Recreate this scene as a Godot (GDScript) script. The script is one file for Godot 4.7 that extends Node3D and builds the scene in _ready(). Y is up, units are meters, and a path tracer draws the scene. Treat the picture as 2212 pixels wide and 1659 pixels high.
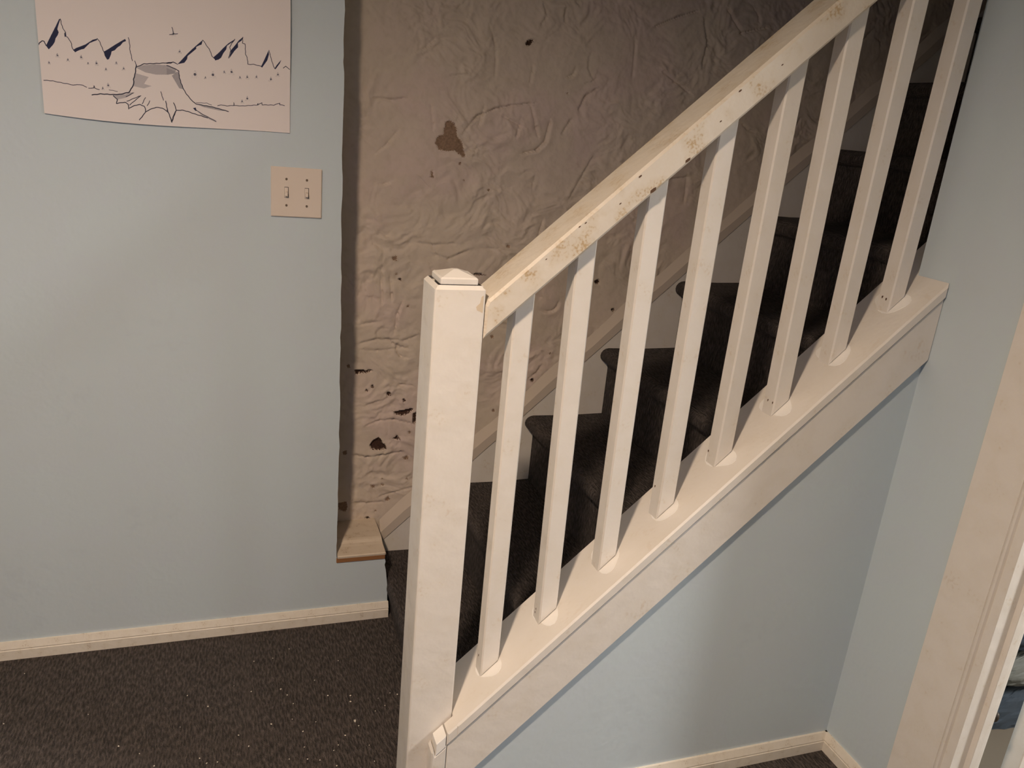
extends Node3D
# A stair foot in an old hallway: white railing, dark carpeted steps, rough plastered stone wall, pale blue drywall.
# x runs along the stair, y is up, z comes out of the stair towards the hall; metres.

# measured layout
const Z_WALL := -0.686      # face of the blue drywall
const Z_STONE := -0.867     # face of the plastered stone wall
const X_RIGHT := 1.0716     # face of the right-hand wall
const Z_EDGE := -0.007      # where the right-hand wall stops at the stairwell
const Z_UNDER := 0.0594     # face of the panel under the stair
const CAP_Y := 0.1582       # base rail: height at x = 0, slope
const CAP_S := 0.9419
const CAP_BACK := -0.0718
const CAP_FRONT := 0.0784
const RAIL_Y := 0.9381      # underside of the handrail
const RAIL_S := 0.9153
const NEWEL_X := 0.0665
const NEWEL_H := 1.132
const STEP_X := 0.1317
const STEP_Y := 0.1123
const RISE := 0.2152
const RUN := 0.2268
const CEIL := 2.13

const INK_FILLS = [
	[81, 379, 86, 377, 76, 404, 72, 417, 76, 428, 72, 439, 63, 453, 59, 467, 51, 480, 45, 487, 35, 499, 26, 486, 46, 447, 68, 405],
	[96, 430, 102, 425, 103, 437, 97, 444],
	[124, 488, 136, 479, 171, 461, 200, 439, 217, 433, 215, 439, 205, 444, 188, 453, 176, 466, 165, 478, 154, 482, 148, 485, 138, 491, 131, 496],
	[238, 480, 254, 469, 281, 449, 304, 433, 322, 421, 325, 429, 313, 435, 302, 449, 292, 456, 280, 469, 268, 475, 264, 489, 256, 506, 249, 509, 241, 495],
	[522, 499, 540, 479, 567, 449, 595, 422, 626, 394, 620, 413, 612, 416, 598, 424, 598, 432, 581, 447, 563, 463, 560, 476, 549, 491],
	[668, 458, 689, 439, 710, 416, 730, 397, 756, 379, 748, 389, 723, 408, 720, 422, 707, 440, 698, 458, 688, 466, 674, 471],
	[731, 458, 737, 437, 740, 423, 758, 401, 772, 382, 789, 367, 784, 381, 768, 393, 768, 410, 754, 425],
	[863, 480, 876, 453, 895, 411, 897, 426, 890, 451, 868, 483],
	[920, 483, 929, 468, 949, 443, 943, 458, 925, 484],
	[578, 672, 589, 669, 592, 682, 587, 682],
]
const INK_LINES = [   # half-millimetre width first
	[3, -2, 489, 2, 480, 14, 470, 21, 471, 26, 486],
	[2, 86, 377, 88, 394, 92, 410, 100, 423, 98, 432, 98, 439, 106, 441, 116, 456, 120, 467, 121, 481, 126, 489],
	[2, 217, 433, 225, 443, 231, 460, 237, 477, 242, 491],
	[2, 335, 415, 337, 431, 339, 451, 337, 460, 341, 477, 345, 503],
	[2, 354, 502, 360, 518],
	[2, 7, 621, 40, 619, 65, 621, 104, 623, 115, 625, 129, 620, 151, 620, 165, 627],
	[2, 172, 629, 191, 626, 193, 617, 195, 626, 213, 630],
	[1, 249, 626, 282, 629],
	[4, 360, 518, 357, 529, 354, 550, 346, 575, 346, 593, 338, 609, 325, 628, 293, 639, 264, 643, 215, 646, 183, 654],
	[3, 357, 527, 390, 510, 437, 504, 484, 497, 505, 492, 516, 497],
	[3, 264, 648, 279, 660, 275, 677, 309, 669, 320, 676, 322, 695],
	[3, 325, 690, 346, 678, 367, 673, 382, 678, 388, 692, 386, 702, 361, 736],
	[3, 389, 700, 405, 689, 429, 679, 453, 680, 476, 694],
	[3, 469, 651, 474, 685, 482, 709, 490, 736, 500, 707, 509, 688],
	[2, 326, 678, 372, 636],
	[2, 315, 665, 366, 639],
	[2, 375, 669, 389, 643],
	[2, 395, 675, 406, 654],
	[2, 451, 614, 455, 631, 460, 649],
	[2, 313, 647, 343, 629],
	[2, 479, 500, 494, 498, 504, 492, 522, 499],
	[3, 479, 508, 498, 513, 525, 525],
	[3, 525, 525, 527, 550, 533, 574, 542, 597, 555, 619, 578, 645, 591, 654, 622, 658, 656, 662, 690, 669, 725, 677],
	[2, 626, 394, 642, 417, 652, 429, 661, 455, 671, 464],
	[2, 756, 379, 741, 399, 735, 413, 738, 427, 729, 458],
	[2, 789, 367, 787, 391, 798, 393, 799, 434, 806, 450, 809, 475, 833, 473, 865, 478],
	[2, 897, 409, 906, 443, 915, 469, 922, 483],
	[2, 958, 477, 968, 467, 985, 480],
	[2, 505, 357, 510, 376, 508, 386],
	[2, 494, 386, 527, 379],
	[2, 680, 656, 694, 651, 719, 654, 747, 650, 747, 638, 748, 650, 782, 650, 846, 641, 850, 634, 848, 641, 867, 630, 867, 639, 918, 636, 943, 625, 943, 632, 965, 634],
	[2, 589, 678, 614, 694, 641, 707, 672, 722],
	[3, 509, 686, 532, 683, 556, 687, 586, 696, 637, 709],
	[3, 500, 655, 507, 672, 509, 687, 499, 704, 490, 732, 481, 705, 472, 685],
	[1, 591, 649, 636, 648, 656, 655],
]
const INK_TREES = [   # x, y, size
	[32, 550, 7],
	[65, 517, 9],
	[102, 529, 7],
	[152, 512, 10],
	[176, 532, 5],
	[208, 528, 11],
	[242, 547, 7],
	[283, 518, 7],
	[310, 537, 8],
	[247, 609, 11],
	[226, 623, 7],
	[590, 534, 18],
	[632, 544, 6],
	[663, 530, 17],
	[710, 515, 7],
	[740, 512, 14],
	[775, 532, 7],
	[805, 528, 10],
	[844, 524, 9],
	[905, 528, 12],
	[935, 506, 11],
	[510, 381, 11],
	[532, 449, 9],
	[782, 631, 9],
	[804, 617, 12],
]
const INK_SHADES = [   # strength first
	[45, 360, 529, 384, 516, 431, 508, 484, 507, 515, 518, 513, 537, 482, 544, 435, 548, 394, 543],
	[35, 356, 550, 376, 554, 405, 560, 386, 589, 415, 595, 385, 607, 344, 602, 346, 575],
	[40, 264, 645, 313, 637, 328, 628, 349, 626, 313, 650, 280, 661],
	[55, 497, 547, 521, 527, 527, 550, 533, 574, 544, 598, 525, 595, 510, 569],
	[30, 478, 518, 511, 528, 508, 536, 477, 545],
	[50, 591, 654, 656, 660, 725, 675, 690, 676, 621, 665],
	[35, 589, 678, 614, 692, 672, 718, 668, 724, 617, 704],
]
const WALL_BARE = [   # plaster fallen off and dark patches, millimetres on the wall
	[251, 1376, 257, 1381, 265, 1383, 276, 1376, 282, 1364, 284, 1346, 298, 1332, 303, 1319, 305, 1309, 311, 1302, 311, 1294, 305, 1291, 296, 1299, 288, 1302, 283, 1308, 266, 1305, 256, 1305, 238, 1306, 233, 1315, 227, 1321, 230, 1336, 237, 1343, 249, 1346, 248, 1361, 251, 1363],
	[220, 1250, 226, 1249, 226, 1241, 230, 1232, 218, 1233, 222, 1239],
	[296, 1278, 301, 1278, 302, 1272, 296, 1270],
	[317, 1231, 316, 1229, 314, 1229, 312, 1230, 313, 1232, 314, 1232, 315, 1233],
	[389, 1209, 389, 1206, 386, 1206, 384, 1207, 382, 1210, 386, 1212, 389, 1212],
	[592, 1482, 592, 1480, 590, 1480, 589, 1480, 588, 1482, 590, 1483, 592, 1484],
	[185, 412, 198, 419, 201, 408, 191, 403],
	[89, 331, 101, 329, 103, 319, 94, 322],
	[119, 328, 126, 330, 133, 328, 129, 324],
	[135, 274, 146, 286, 152, 274, 142, 271],
	[203, 495, 203, 491, 199, 491, 196, 493, 195, 498, 199, 499, 202, 500],
	[203, 343, 203, 340, 200, 340, 198, 341, 197, 344, 200, 345, 202, 346],
	[127, 347, 127, 345, 125, 345, 123, 346, 122, 349, 125, 350, 127, 350],
	[111, 240, 111, 237, 108, 237, 107, 238, 106, 241, 108, 242, 111, 242],
	[138, 1012, 138, 1005, 131, 1005, 127, 1007, 125, 1014, 131, 1017, 137, 1018],
	[462, 1056, 462, 1052, 457, 1052, 454, 1053, 453, 1058, 457, 1060, 461, 1060],
	[143, 968, 143, 965, 140, 965, 139, 966, 138, 969, 140, 970, 143, 970],
	[625, 736, 625, 733, 622, 733, 620, 734, 619, 737, 622, 738, 624, 739],
	[460, 556, 459, 552, 455, 552, 453, 553, 451, 558, 455, 559, 459, 560],
	[180, 878, 180, 874, 176, 874, 174, 875, 173, 879, 176, 880, 179, 881],
	[438, 788, 438, 783, 433, 783, 430, 785, 428, 790, 433, 792, 437, 792],
	[20, 702, 19, 696, 14, 697, 11, 699, 10, 704, 15, 706, 19, 707],
	[23, 265, 21, 249, 6, 251, -2, 257, -6, 276, 8, 280, 21, 282],  # dark brown patch low beside the drywall edge
	[18, 437, 18, 431, 11, 431, 7, 434, 6, 441, 12, 444, 17, 444],
]
const WALL_HOLES = [
	[457, 1590, 464, 1603, 477, 1604, 475, 1598, 468, 1590],
	[84, 459, 94, 471, 110, 481, 117, 474, 121, 461, 129, 457, 133, 446, 108, 442, 91, 446],
	[152, 474, 165, 483, 174, 471, 162, 475],
	[143, 569, 150, 560, 173, 562, 208, 570, 200, 559, 177, 549, 157, 553],
	[210, 554, 217, 556, 218, 529, 209, 522],
	[139, 616, 138, 611, 133, 611, 129, 613, 128, 620, 133, 621, 138, 622],
	[182, 595, 182, 593, 179, 591, 177, 594, 176, 598, 179, 599, 182, 598],
	[154, 953, 153, 951, 150, 949, 149, 952, 148, 954, 150, 956, 153, 955],
	[579, 650, 578, 645, 574, 646, 571, 647, 569, 652, 574, 654, 578, 654],
	[758, 959, 758, 952, 750, 952, 746, 954, 743, 962, 750, 965, 756, 966],
	[819, 874, 819, 870, 814, 870, 812, 871, 810, 876, 814, 877, 818, 878],
	[89, 638, 88, 635, 85, 635, 84, 636, 83, 640, 85, 641, 88, 641],
	[73, 627, 72, 624, 70, 624, 68, 625, 67, 628, 70, 629, 72, 629],
	[35, 688, 48, 689, 64, 686, 86, 688, 70, 682, 51, 681, 37, 676],
	[81, 219, 87, 221, 94, 217, 88, 214],
	[351, 977, 374, 975, 403, 972, 374, 971],
]
const WALL_GROOVES = [   # depth first
	[3, 359, 1617, 376, 1583, 382, 1543, 383, 1506],
	[3, 211, 1575, 193, 1555, 167, 1540],
	[3, 261, 1494, 301, 1502],
	[5, 337, 1400, 386, 1423, 428, 1435, 487, 1446],
	[5, 493, 1433, 511, 1384, 518, 1364],
	[8, 550, 1399, 542, 1350, 518, 1324, 483, 1314],
	[4, 126, 1340, 103, 1309, 80, 1288],
	[5, 630, 1445, 644, 1478, 672, 1500],
	[4, 778, 1632, 782, 1547],
	[4, 486, 1536, 482, 1497],
	[4, 72, 1421, 106, 1420, 137, 1427],
	[5, 413, 1407, 462, 1387, 457, 1359],
	[4, 307, 1363, 337, 1400],
	[3, 515, 1222, 516, 1251],
	[4, 588, 1378, 607, 1411],
	[4, 636, 1213, 684, 1312],
	[3, 213, 1415, 221, 1360],
	[3, 192, 1230, 222, 1204],
	[5, 103, 982, 102, 939, 105, 885],
	[5, 126, 961, 131, 911, 132, 898],
	[5, 161, 885, 149, 853, 145, 807],
	[4, 51, 771, 89, 781, 127, 781, 172, 777, 204, 791],
	[4, 238, 1049, 249, 1025, 282, 1016],
	[4, 285, 1016, 314, 1030, 339, 1041],
	[3, 58, 751, 96, 748, 161, 754],
	[4, 50, 826, 87, 833],
	[3, 66, 903, 103, 897],
	[4, 209, 1056, 241, 1053, 299, 1058],
	[3, 385, 1049, 439, 1047],
	[3, 73, 585, 102, 595],
	[3, 153, 637, 172, 645, 202, 641],
	[5, 43, 429, 79, 422, 122, 425, 176, 433],
	[4, 47, 275, 87, 270, 128, 269],
	[4, 75, 524, 111, 536, 151, 538, 198, 526],
	[3, 121, 288, 161, 300, 213, 312],
	[6, 996, 1601, 1003, 1656, 982, 1707],
	[6, 875, 1566, 966, 1521],
	[6, 1052, 1746, 1108, 1695, 1184, 1718],
	[5, 835, 1681, 894, 1710, 955, 1734],
	[4, 1332, 1418, 1361, 1480],
	[4, 953, 1276, 1004, 1285, 1005, 1215],
]
const FLAKES = [   # x, z, size in millimetres
	[-31, -271, 4.5],
	[-29, -361, 2.4],
	[-32, -340, 2.4],
	[68, -350, 1.7],
	[85, -341, 2.1],
	[-193, -421, 2.4],
	[-179, -396, 2.1],
	[-83, -373, 2.1],
	[-109, -437, 1.7],
	[-42, -502, 1.4],
	[-162, -577, 1.4],
	[-253, -543, 1.4],
	[-362, -395, 2.1],
	[-221, -303, 2.1],
	[-152, -263, 2.1],
	[-294, -283, 1.7],
	[-59, -229, 2.1],
	[-546, -306, 2.1],
	[-273, -243, 2.1],
	[-90, -188, 1.7],
	[-78, -202, 1.4],
	[-376, -230, 1.7],
	[-339, -210, 1.7],
	[-149, -175, 1.7],
	[-123, -166, 1.7],
	[-188, -184, 1.4],
	[-468, -229, 1.7],
	[-361, -212, 1.7],
	[-24, -253, 1.7],
	[-120, -288, 1.4],
	[-173, -309, 1.4],
	[22, -294, 1.4],
	[-410, -444, 1.4],
	[-263, -427, 1.7],
	[-167, -362, 1.4],
	[-795, -433, 1.7],
	[-788, -607, 1.4],
	[-501, -273, 1.4],
	[36, -337, 1.4],
	[-206, -546, 1.4],
	[-623, -425, 1.0],
	[-153, -213, 1.4],
	[-10, -186, 1.4],
	[-6, -135, 1.4],
	[-89, -141, 1.7],
	[48, -308, 1.4],
	[-303, -457, 1.0],
	[-421, -338, 1.0],
]

const NAIL_HOLES = [[0, 0.3587, -0.0039], [1, 0.4536, -0.0044], [1, 0.4439, -0.0072], [5, 0.8977, -0.0029], [5, 0.8975, 0.0130], [7, 1.1192, -0.0056], [7, 1.1169, 0.0056], [3, 0.7147, -0.0067], [4, 0.7849, -0.0130]]   # baluster, y, z
const RAIL_DENTS = [[0.3658, 1.3274, 0.003], [0.394, 1.3061, 0.006], [0.2756, 1.2450, 0.002], [0.4522, 1.3600, 0.005], [0.3353, 1.2803, 0.002], [0.607, 1.5291, 0.002], [0.5325, 1.4800, 0.003], [0.5044, 1.4281, 0.002], [0.2652, 1.2381, 0.002], [0.2111, 1.1814, 0.0015]]   # x, y, size

var taken := {}
var rng := RandomNumberGenerator.new()
var paint: StandardMaterial3D
var rail_paint: StandardMaterial3D
var fresh_paint: StandardMaterial3D
var cream: StandardMaterial3D
var blue: StandardMaterial3D
var stair_carpet: StandardMaterial3D
var floor_carpet: StandardMaterial3D
var ceiling_paint: StandardMaterial3D


# ---------------------------------------------------------------- helpers
func numbered(called: String) -> String:
	if not taken.has(called):
		taken[called] = 0
		return called
	taken[called] += 1
	return "%s_%03d" % [called, taken[called]]

func mb() -> SurfaceTool:
	var st := SurfaceTool.new()
	st.begin(Mesh.PRIMITIVE_TRIANGLES)
	return st

func build(st: SurfaceTool, called: String, m: Material, parent: Node = null) -> MeshInstance3D:
	var o := MeshInstance3D.new()
	o.mesh = st.commit()
	o.material_override = m
	if parent == null:
		o.name = numbered(called)
		add_child(o, true)
	else:
		o.name = called
		parent.add_child(o, true)
	return o

func base(called: String, at: Vector3) -> Node3D:
	var o := Node3D.new()
	o.name = numbered(called)
	add_child(o)
	o.position = at
	return o

func tag(o: Node, label: String, category := "", group := "") -> void:
	o.set_meta("label", label)
	if category: o.set_meta("category", category)
	if group: o.set_meta("group", group)

func struct(o: Node, label: String, category: String) -> void:
	tag(o, label, category)
	o.set_meta("kind", "structure")

func tri(st: SurfaceTool, a: Vector3, b: Vector3, c: Vector3, out: Vector3) -> void:
	var n := (c - a).cross(b - a)
	if n.length_squared() < 1e-16: return
	n = n.normalized()
	if n.dot(out) < 0:
		n = -n
		var s := b
		b = c
		c = s
	for p in [a, b, c]:
		st.set_normal(n)
		st.add_vertex(p)

func quad(st: SurfaceTool, a: Vector3, b: Vector3, c: Vector3, d: Vector3, out: Vector3) -> void:
	tri(st, a, b, c, out)
	tri(st, a, c, d, out)

func area(p: PackedVector2Array) -> float:
	var s := 0.0
	for i in p.size():
		s += p[i].cross(p[(i + 1) % p.size()])
	return s / 2

func inset(p: PackedVector2Array, d: float) -> PackedVector2Array:
	var r := PackedVector2Array()
	var n := p.size()
	for i in n:
		var e0 := (p[i] - p[(i + n - 1) % n]).normalized()
		var e1 := (p[(i + 1) % n] - p[i]).normalized()
		var n0 := Vector2(-e0.y, e0.x)
		var n1 := Vector2(-e1.y, e1.x)
		var m := (n0 + n1).normalized()
		r.append(p[i] + m * (d / maxf(0.35, m.dot(n0))))
	return r

# a polygon in the plane (u, v) at o, pushed along w from d0 to d1, edges chamfered by ch
func ext(st: SurfaceTool, poly: PackedVector2Array, u: Vector3, v: Vector3, d0: float, d1: float, ch := 0.0, o := Vector3.ZERO) -> void:
	var w := u.cross(v).normalized()
	var p := poly.duplicate()
	if area(p) < 0: p.reverse()
	var rings := []
	if ch > 0:
		var q := inset(p, ch)
		rings = [[q, d0], [p, d0 + ch], [p, d1 - ch], [q, d1]]
	else:
		rings = [[p, d0], [p, d1]]
	var n := p.size()
	for k in rings.size() - 1:
		var a: PackedVector2Array = rings[k][0]
		var b: PackedVector2Array = rings[k + 1][0]
		var wa: Vector3 = o + w * float(rings[k][1])
		var wb: Vector3 = o + w * float(rings[k + 1][1])
		for i in n:
			var j := (i + 1) % n
			var e := u * (p[j].x - p[i].x) + v * (p[j].y - p[i].y)
			quad(st, wa + u * a[i].x + v * a[i].y, wa + u * a[j].x + v * a[j].y, wb + u * b[j].x + v * b[j].y, wb + u * b[i].x + v * b[i].y, e.cross(w))
	for k in [0, rings.size() - 1]:
		var a: PackedVector2Array = rings[k][0]
		var wa: Vector3 = o + w * float(rings[k][1])
		var t := Geometry2D.triangulate_polygon(a)
		for i in range(0, t.size(), 3):
			tri(st, wa + u * a[t[i]].x + v * a[t[i]].y, wa + u * a[t[i + 1]].x + v * a[t[i + 1]].y, wa + u * a[t[i + 2]].x + v * a[t[i + 2]].y, -w if k == 0 else w)

func xy(st: SurfaceTool, pts: Array, z0: float, z1: float, ch := 0.0) -> void:
	ext(st, PackedVector2Array(pts), Vector3.RIGHT, Vector3.UP, z0, z1, ch)

# profile in (z, y), pushed along x
func zy(st: SurfaceTool, pts: Array, x0: float, x1: float, ch := 0.0) -> void:
	ext(st, PackedVector2Array(pts), Vector3.BACK, Vector3.UP, -x1, -x0, ch)

# plan in (z, x), pushed along y
func zx(st: SurfaceTool, pts: Array, y0: float, y1: float, ch := 0.0) -> void:
	ext(st, PackedVector2Array(pts), Vector3.BACK, Vector3.RIGHT, y0, y1, ch)

func box(st: SurfaceTool, a: Vector3, b: Vector3, ch := 0.0) -> void:
	xy(st, [Vector2(a.x, a.y), Vector2(b.x, a.y), Vector2(b.x, b.y), Vector2(a.x, b.y)], a.z, b.z, ch)

func rounded(pts: Array, r: float, n := 3) -> Array:
	var o := []
	var c := pts.size()
	for i in c:
		var p: Vector2 = pts[i]
		var a: Vector2 = p + (pts[(i + c - 1) % c] - p).normalized() * r
		var b: Vector2 = p + (pts[(i + 1) % c] - p).normalized() * r
		for k in n + 1:
			var t := float(k) / n
			o.append(a.lerp(p, t).lerp(p.lerp(b, t), t))
	return o

func rect(x0: float, y0: float, x1: float, y1: float) -> Array:
	return [Vector2(x0, y0), Vector2(x1, y0), Vector2(x1, y1), Vector2(x0, y1)]

func ball(st: SurfaceTool, c: Vector3, r: Vector3, nu := 20, nv := 12) -> void:
	for i in nv:
		for j in nu:
			var q := []
			for k in [[0, 0], [0, 1], [1, 1], [1, 0]]:
				var th: float = PI * (i + k[0]) / nv
				var ph: float = TAU * (j + k[1]) / nu
				q.append(Vector3(sin(th) * cos(ph), cos(th), sin(th) * sin(ph)))
			for t in [[0, 1, 2], [0, 2, 3]]:
				var a: Vector3 = q[t[0]]; var b: Vector3 = q[t[1]]; var d: Vector3 = q[t[2]]
				var g := (d * r - a * r).cross(b * r - a * r)
				if g.length_squared() < 1e-18: continue
				var l := [a, b, d] if g.dot(a + b + d) > 0 else [a, d, b]
				for p in l:
					st.set_normal(p)
					st.add_vertex(c + p * r)


# ---------------------------------------------------------------- materials
func noise(seed_: int, freq: float, oct := 4, type := FastNoiseLite.TYPE_SIMPLEX_SMOOTH) -> FastNoiseLite:
	var n := FastNoiseLite.new()
	n.seed = seed_
	n.noise_type = type
	n.frequency = freq
	n.fractal_octaves = oct
	return n

func grey(seed_: int, freq: float, w: int, h: int, oct := 4) -> Image:
	var im := noise(seed_, freq, oct).get_seamless_image(w, h)
	im.convert(Image.FORMAT_L8)
	return im

# colour image from two layers of noise: a base tone, a second tone where the noise is high, and sparse specks
func blotchy(size: int, c0: Color, c1: Color, c2: Color, lo: float, hi: float, seed_: int, freq := 0.012) -> ImageTexture:
	var a := grey(seed_, freq, size, size, 5)
	var b := grey(seed_ + 7, freq * 9, size, size, 3)
	var im := Image.create(size, size, false, Image.FORMAT_RGB8)
	for y in size:
		for x in size:
			var f := a.get_pixel(x, y).r
			var g := b.get_pixel(x, y).r
			var c := c0.lerp(c1, smoothstep(0.35, 0.75, f) * 0.6 + (g - 0.5) * 0.25)
			c = c.lerp(c2, smoothstep(lo, hi, f * 0.6 + g * 0.4))
			im.set_pixel(x, y, c)
	im.generate_mipmaps()
	return ImageTexture.create_from_image(im)

func relief(seed_: int, freq: float, size: int, strength: float, oct := 4) -> ImageTexture:
	var im := grey(seed_, freq, size, size, oct)
	im.convert(Image.FORMAT_RGBA8)
	im.bump_map_to_normal_map(strength)
	im.generate_mipmaps()
	return ImageTexture.create_from_image(im)

func mat(c: Color, rough := 0.6) -> StandardMaterial3D:
	var m := StandardMaterial3D.new()
	m.albedo_color = c
	m.roughness = rough
	return m

func world_tex(m: StandardMaterial3D, tex: Texture2D, tile: float, nrm: Texture2D = null, depth := 1.0) -> void:
	m.uv1_triplanar = true
	m.uv1_world_triplanar = true
	m.uv1_scale = Vector3.ONE / tile
	if tex: m.albedo_texture = tex
	if nrm:
		m.normal_enabled = true
		m.normal_texture = nrm
		m.normal_scale = depth

func make_materials() -> void:
	var brush := relief(31, 0.02, 512, 3.0, 4)
	paint = mat(Color.WHITE, 0.42)
	world_tex(paint, blotchy(512, Color(0.895, 0.875, 0.845), Color(0.88, 0.855, 0.815), Color(0.855, 0.815, 0.76), 0.68, 0.84, 11), 0.55, brush, 0.25)
	rail_paint = mat(Color.WHITE, 0.45)
	world_tex(rail_paint, blotchy(512, Color(0.865, 0.83, 0.775), Color(0.83, 0.78, 0.70), Color(0.74, 0.64, 0.50), 0.62, 0.84, 23), 0.42, brush, 0.4)
	fresh_paint = mat(Color(0.95, 0.94, 0.92), 0.35)
	cream = mat(Color.WHITE, 0.5)
	world_tex(cream, blotchy(512, Color(0.90, 0.87, 0.815), Color(0.875, 0.84, 0.775), Color(0.74, 0.67, 0.58), 0.68, 0.82, 41, 0.02), 0.35, brush, 0.3)
	blue = mat(Color.WHITE, 0.62)
	world_tex(blue, blotchy(512, Color(0.78, 0.828, 0.853), Color(0.774, 0.822, 0.847), Color(0.766, 0.813, 0.838), 0.70, 0.85, 53, 0.006), 1.3, relief(54, 0.12, 512, 2.0, 3), 0.08)
	ceiling_paint = mat(Color(0.88, 0.86, 0.82), 0.9)
	# loop pile: short ribs that run away from the hall
	var rib := grey(61, 0.09, 1024, 256, 3)
	rib.resize(1024, 1024, Image.INTERPOLATE_CUBIC)
	var fuzz := grey(62, 0.22, 1024, 1024, 2)
	var big := grey(63, 0.01, 1024, 1024, 3)
	var hmap := Image.create(1024, 1024, false, Image.FORMAT_RGBA8)
	var cmap := Image.create(1024, 1024, false, Image.FORMAT_RGB8)
	for y in 1024:
		for x in 1024:
			var f := rib.get_pixel(x, y).r * 0.7 + fuzz.get_pixel(x, y).r * 0.3
			hmap.set_pixel(x, y, Color(f, f, f))
			var t := (f - 0.5) * 1.6 + (big.get_pixel(x, y).r - 0.5) * 0.2
			cmap.set_pixel(x, y, Color(0.298 + t * 0.26, 0.268 + t * 0.24, 0.253 + t * 0.23))
	hmap.bump_map_to_normal_map(20.0)
	hmap.generate_mipmaps()
	cmap.generate_mipmaps()
	floor_carpet = mat(Color.WHITE, 0.95)
	world_tex(floor_carpet, ImageTexture.create_from_image(cmap), 0.6, ImageTexture.create_from_image(hmap), 1.0)
	stair_carpet = floor_carpet.duplicate()
	stair_carpet.albedo_color = Color(0.97, 0.98, 1.0)


# ---------------------------------------------------------------- the rough wall
func points(flat: Array, from := 0, k := 0.001) -> PackedVector2Array:
	var r := PackedVector2Array()
	for i in range(from, flat.size() - 1, 2):
		r.append(Vector2(flat[i], flat[i + 1]) * k)
	return r

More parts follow.
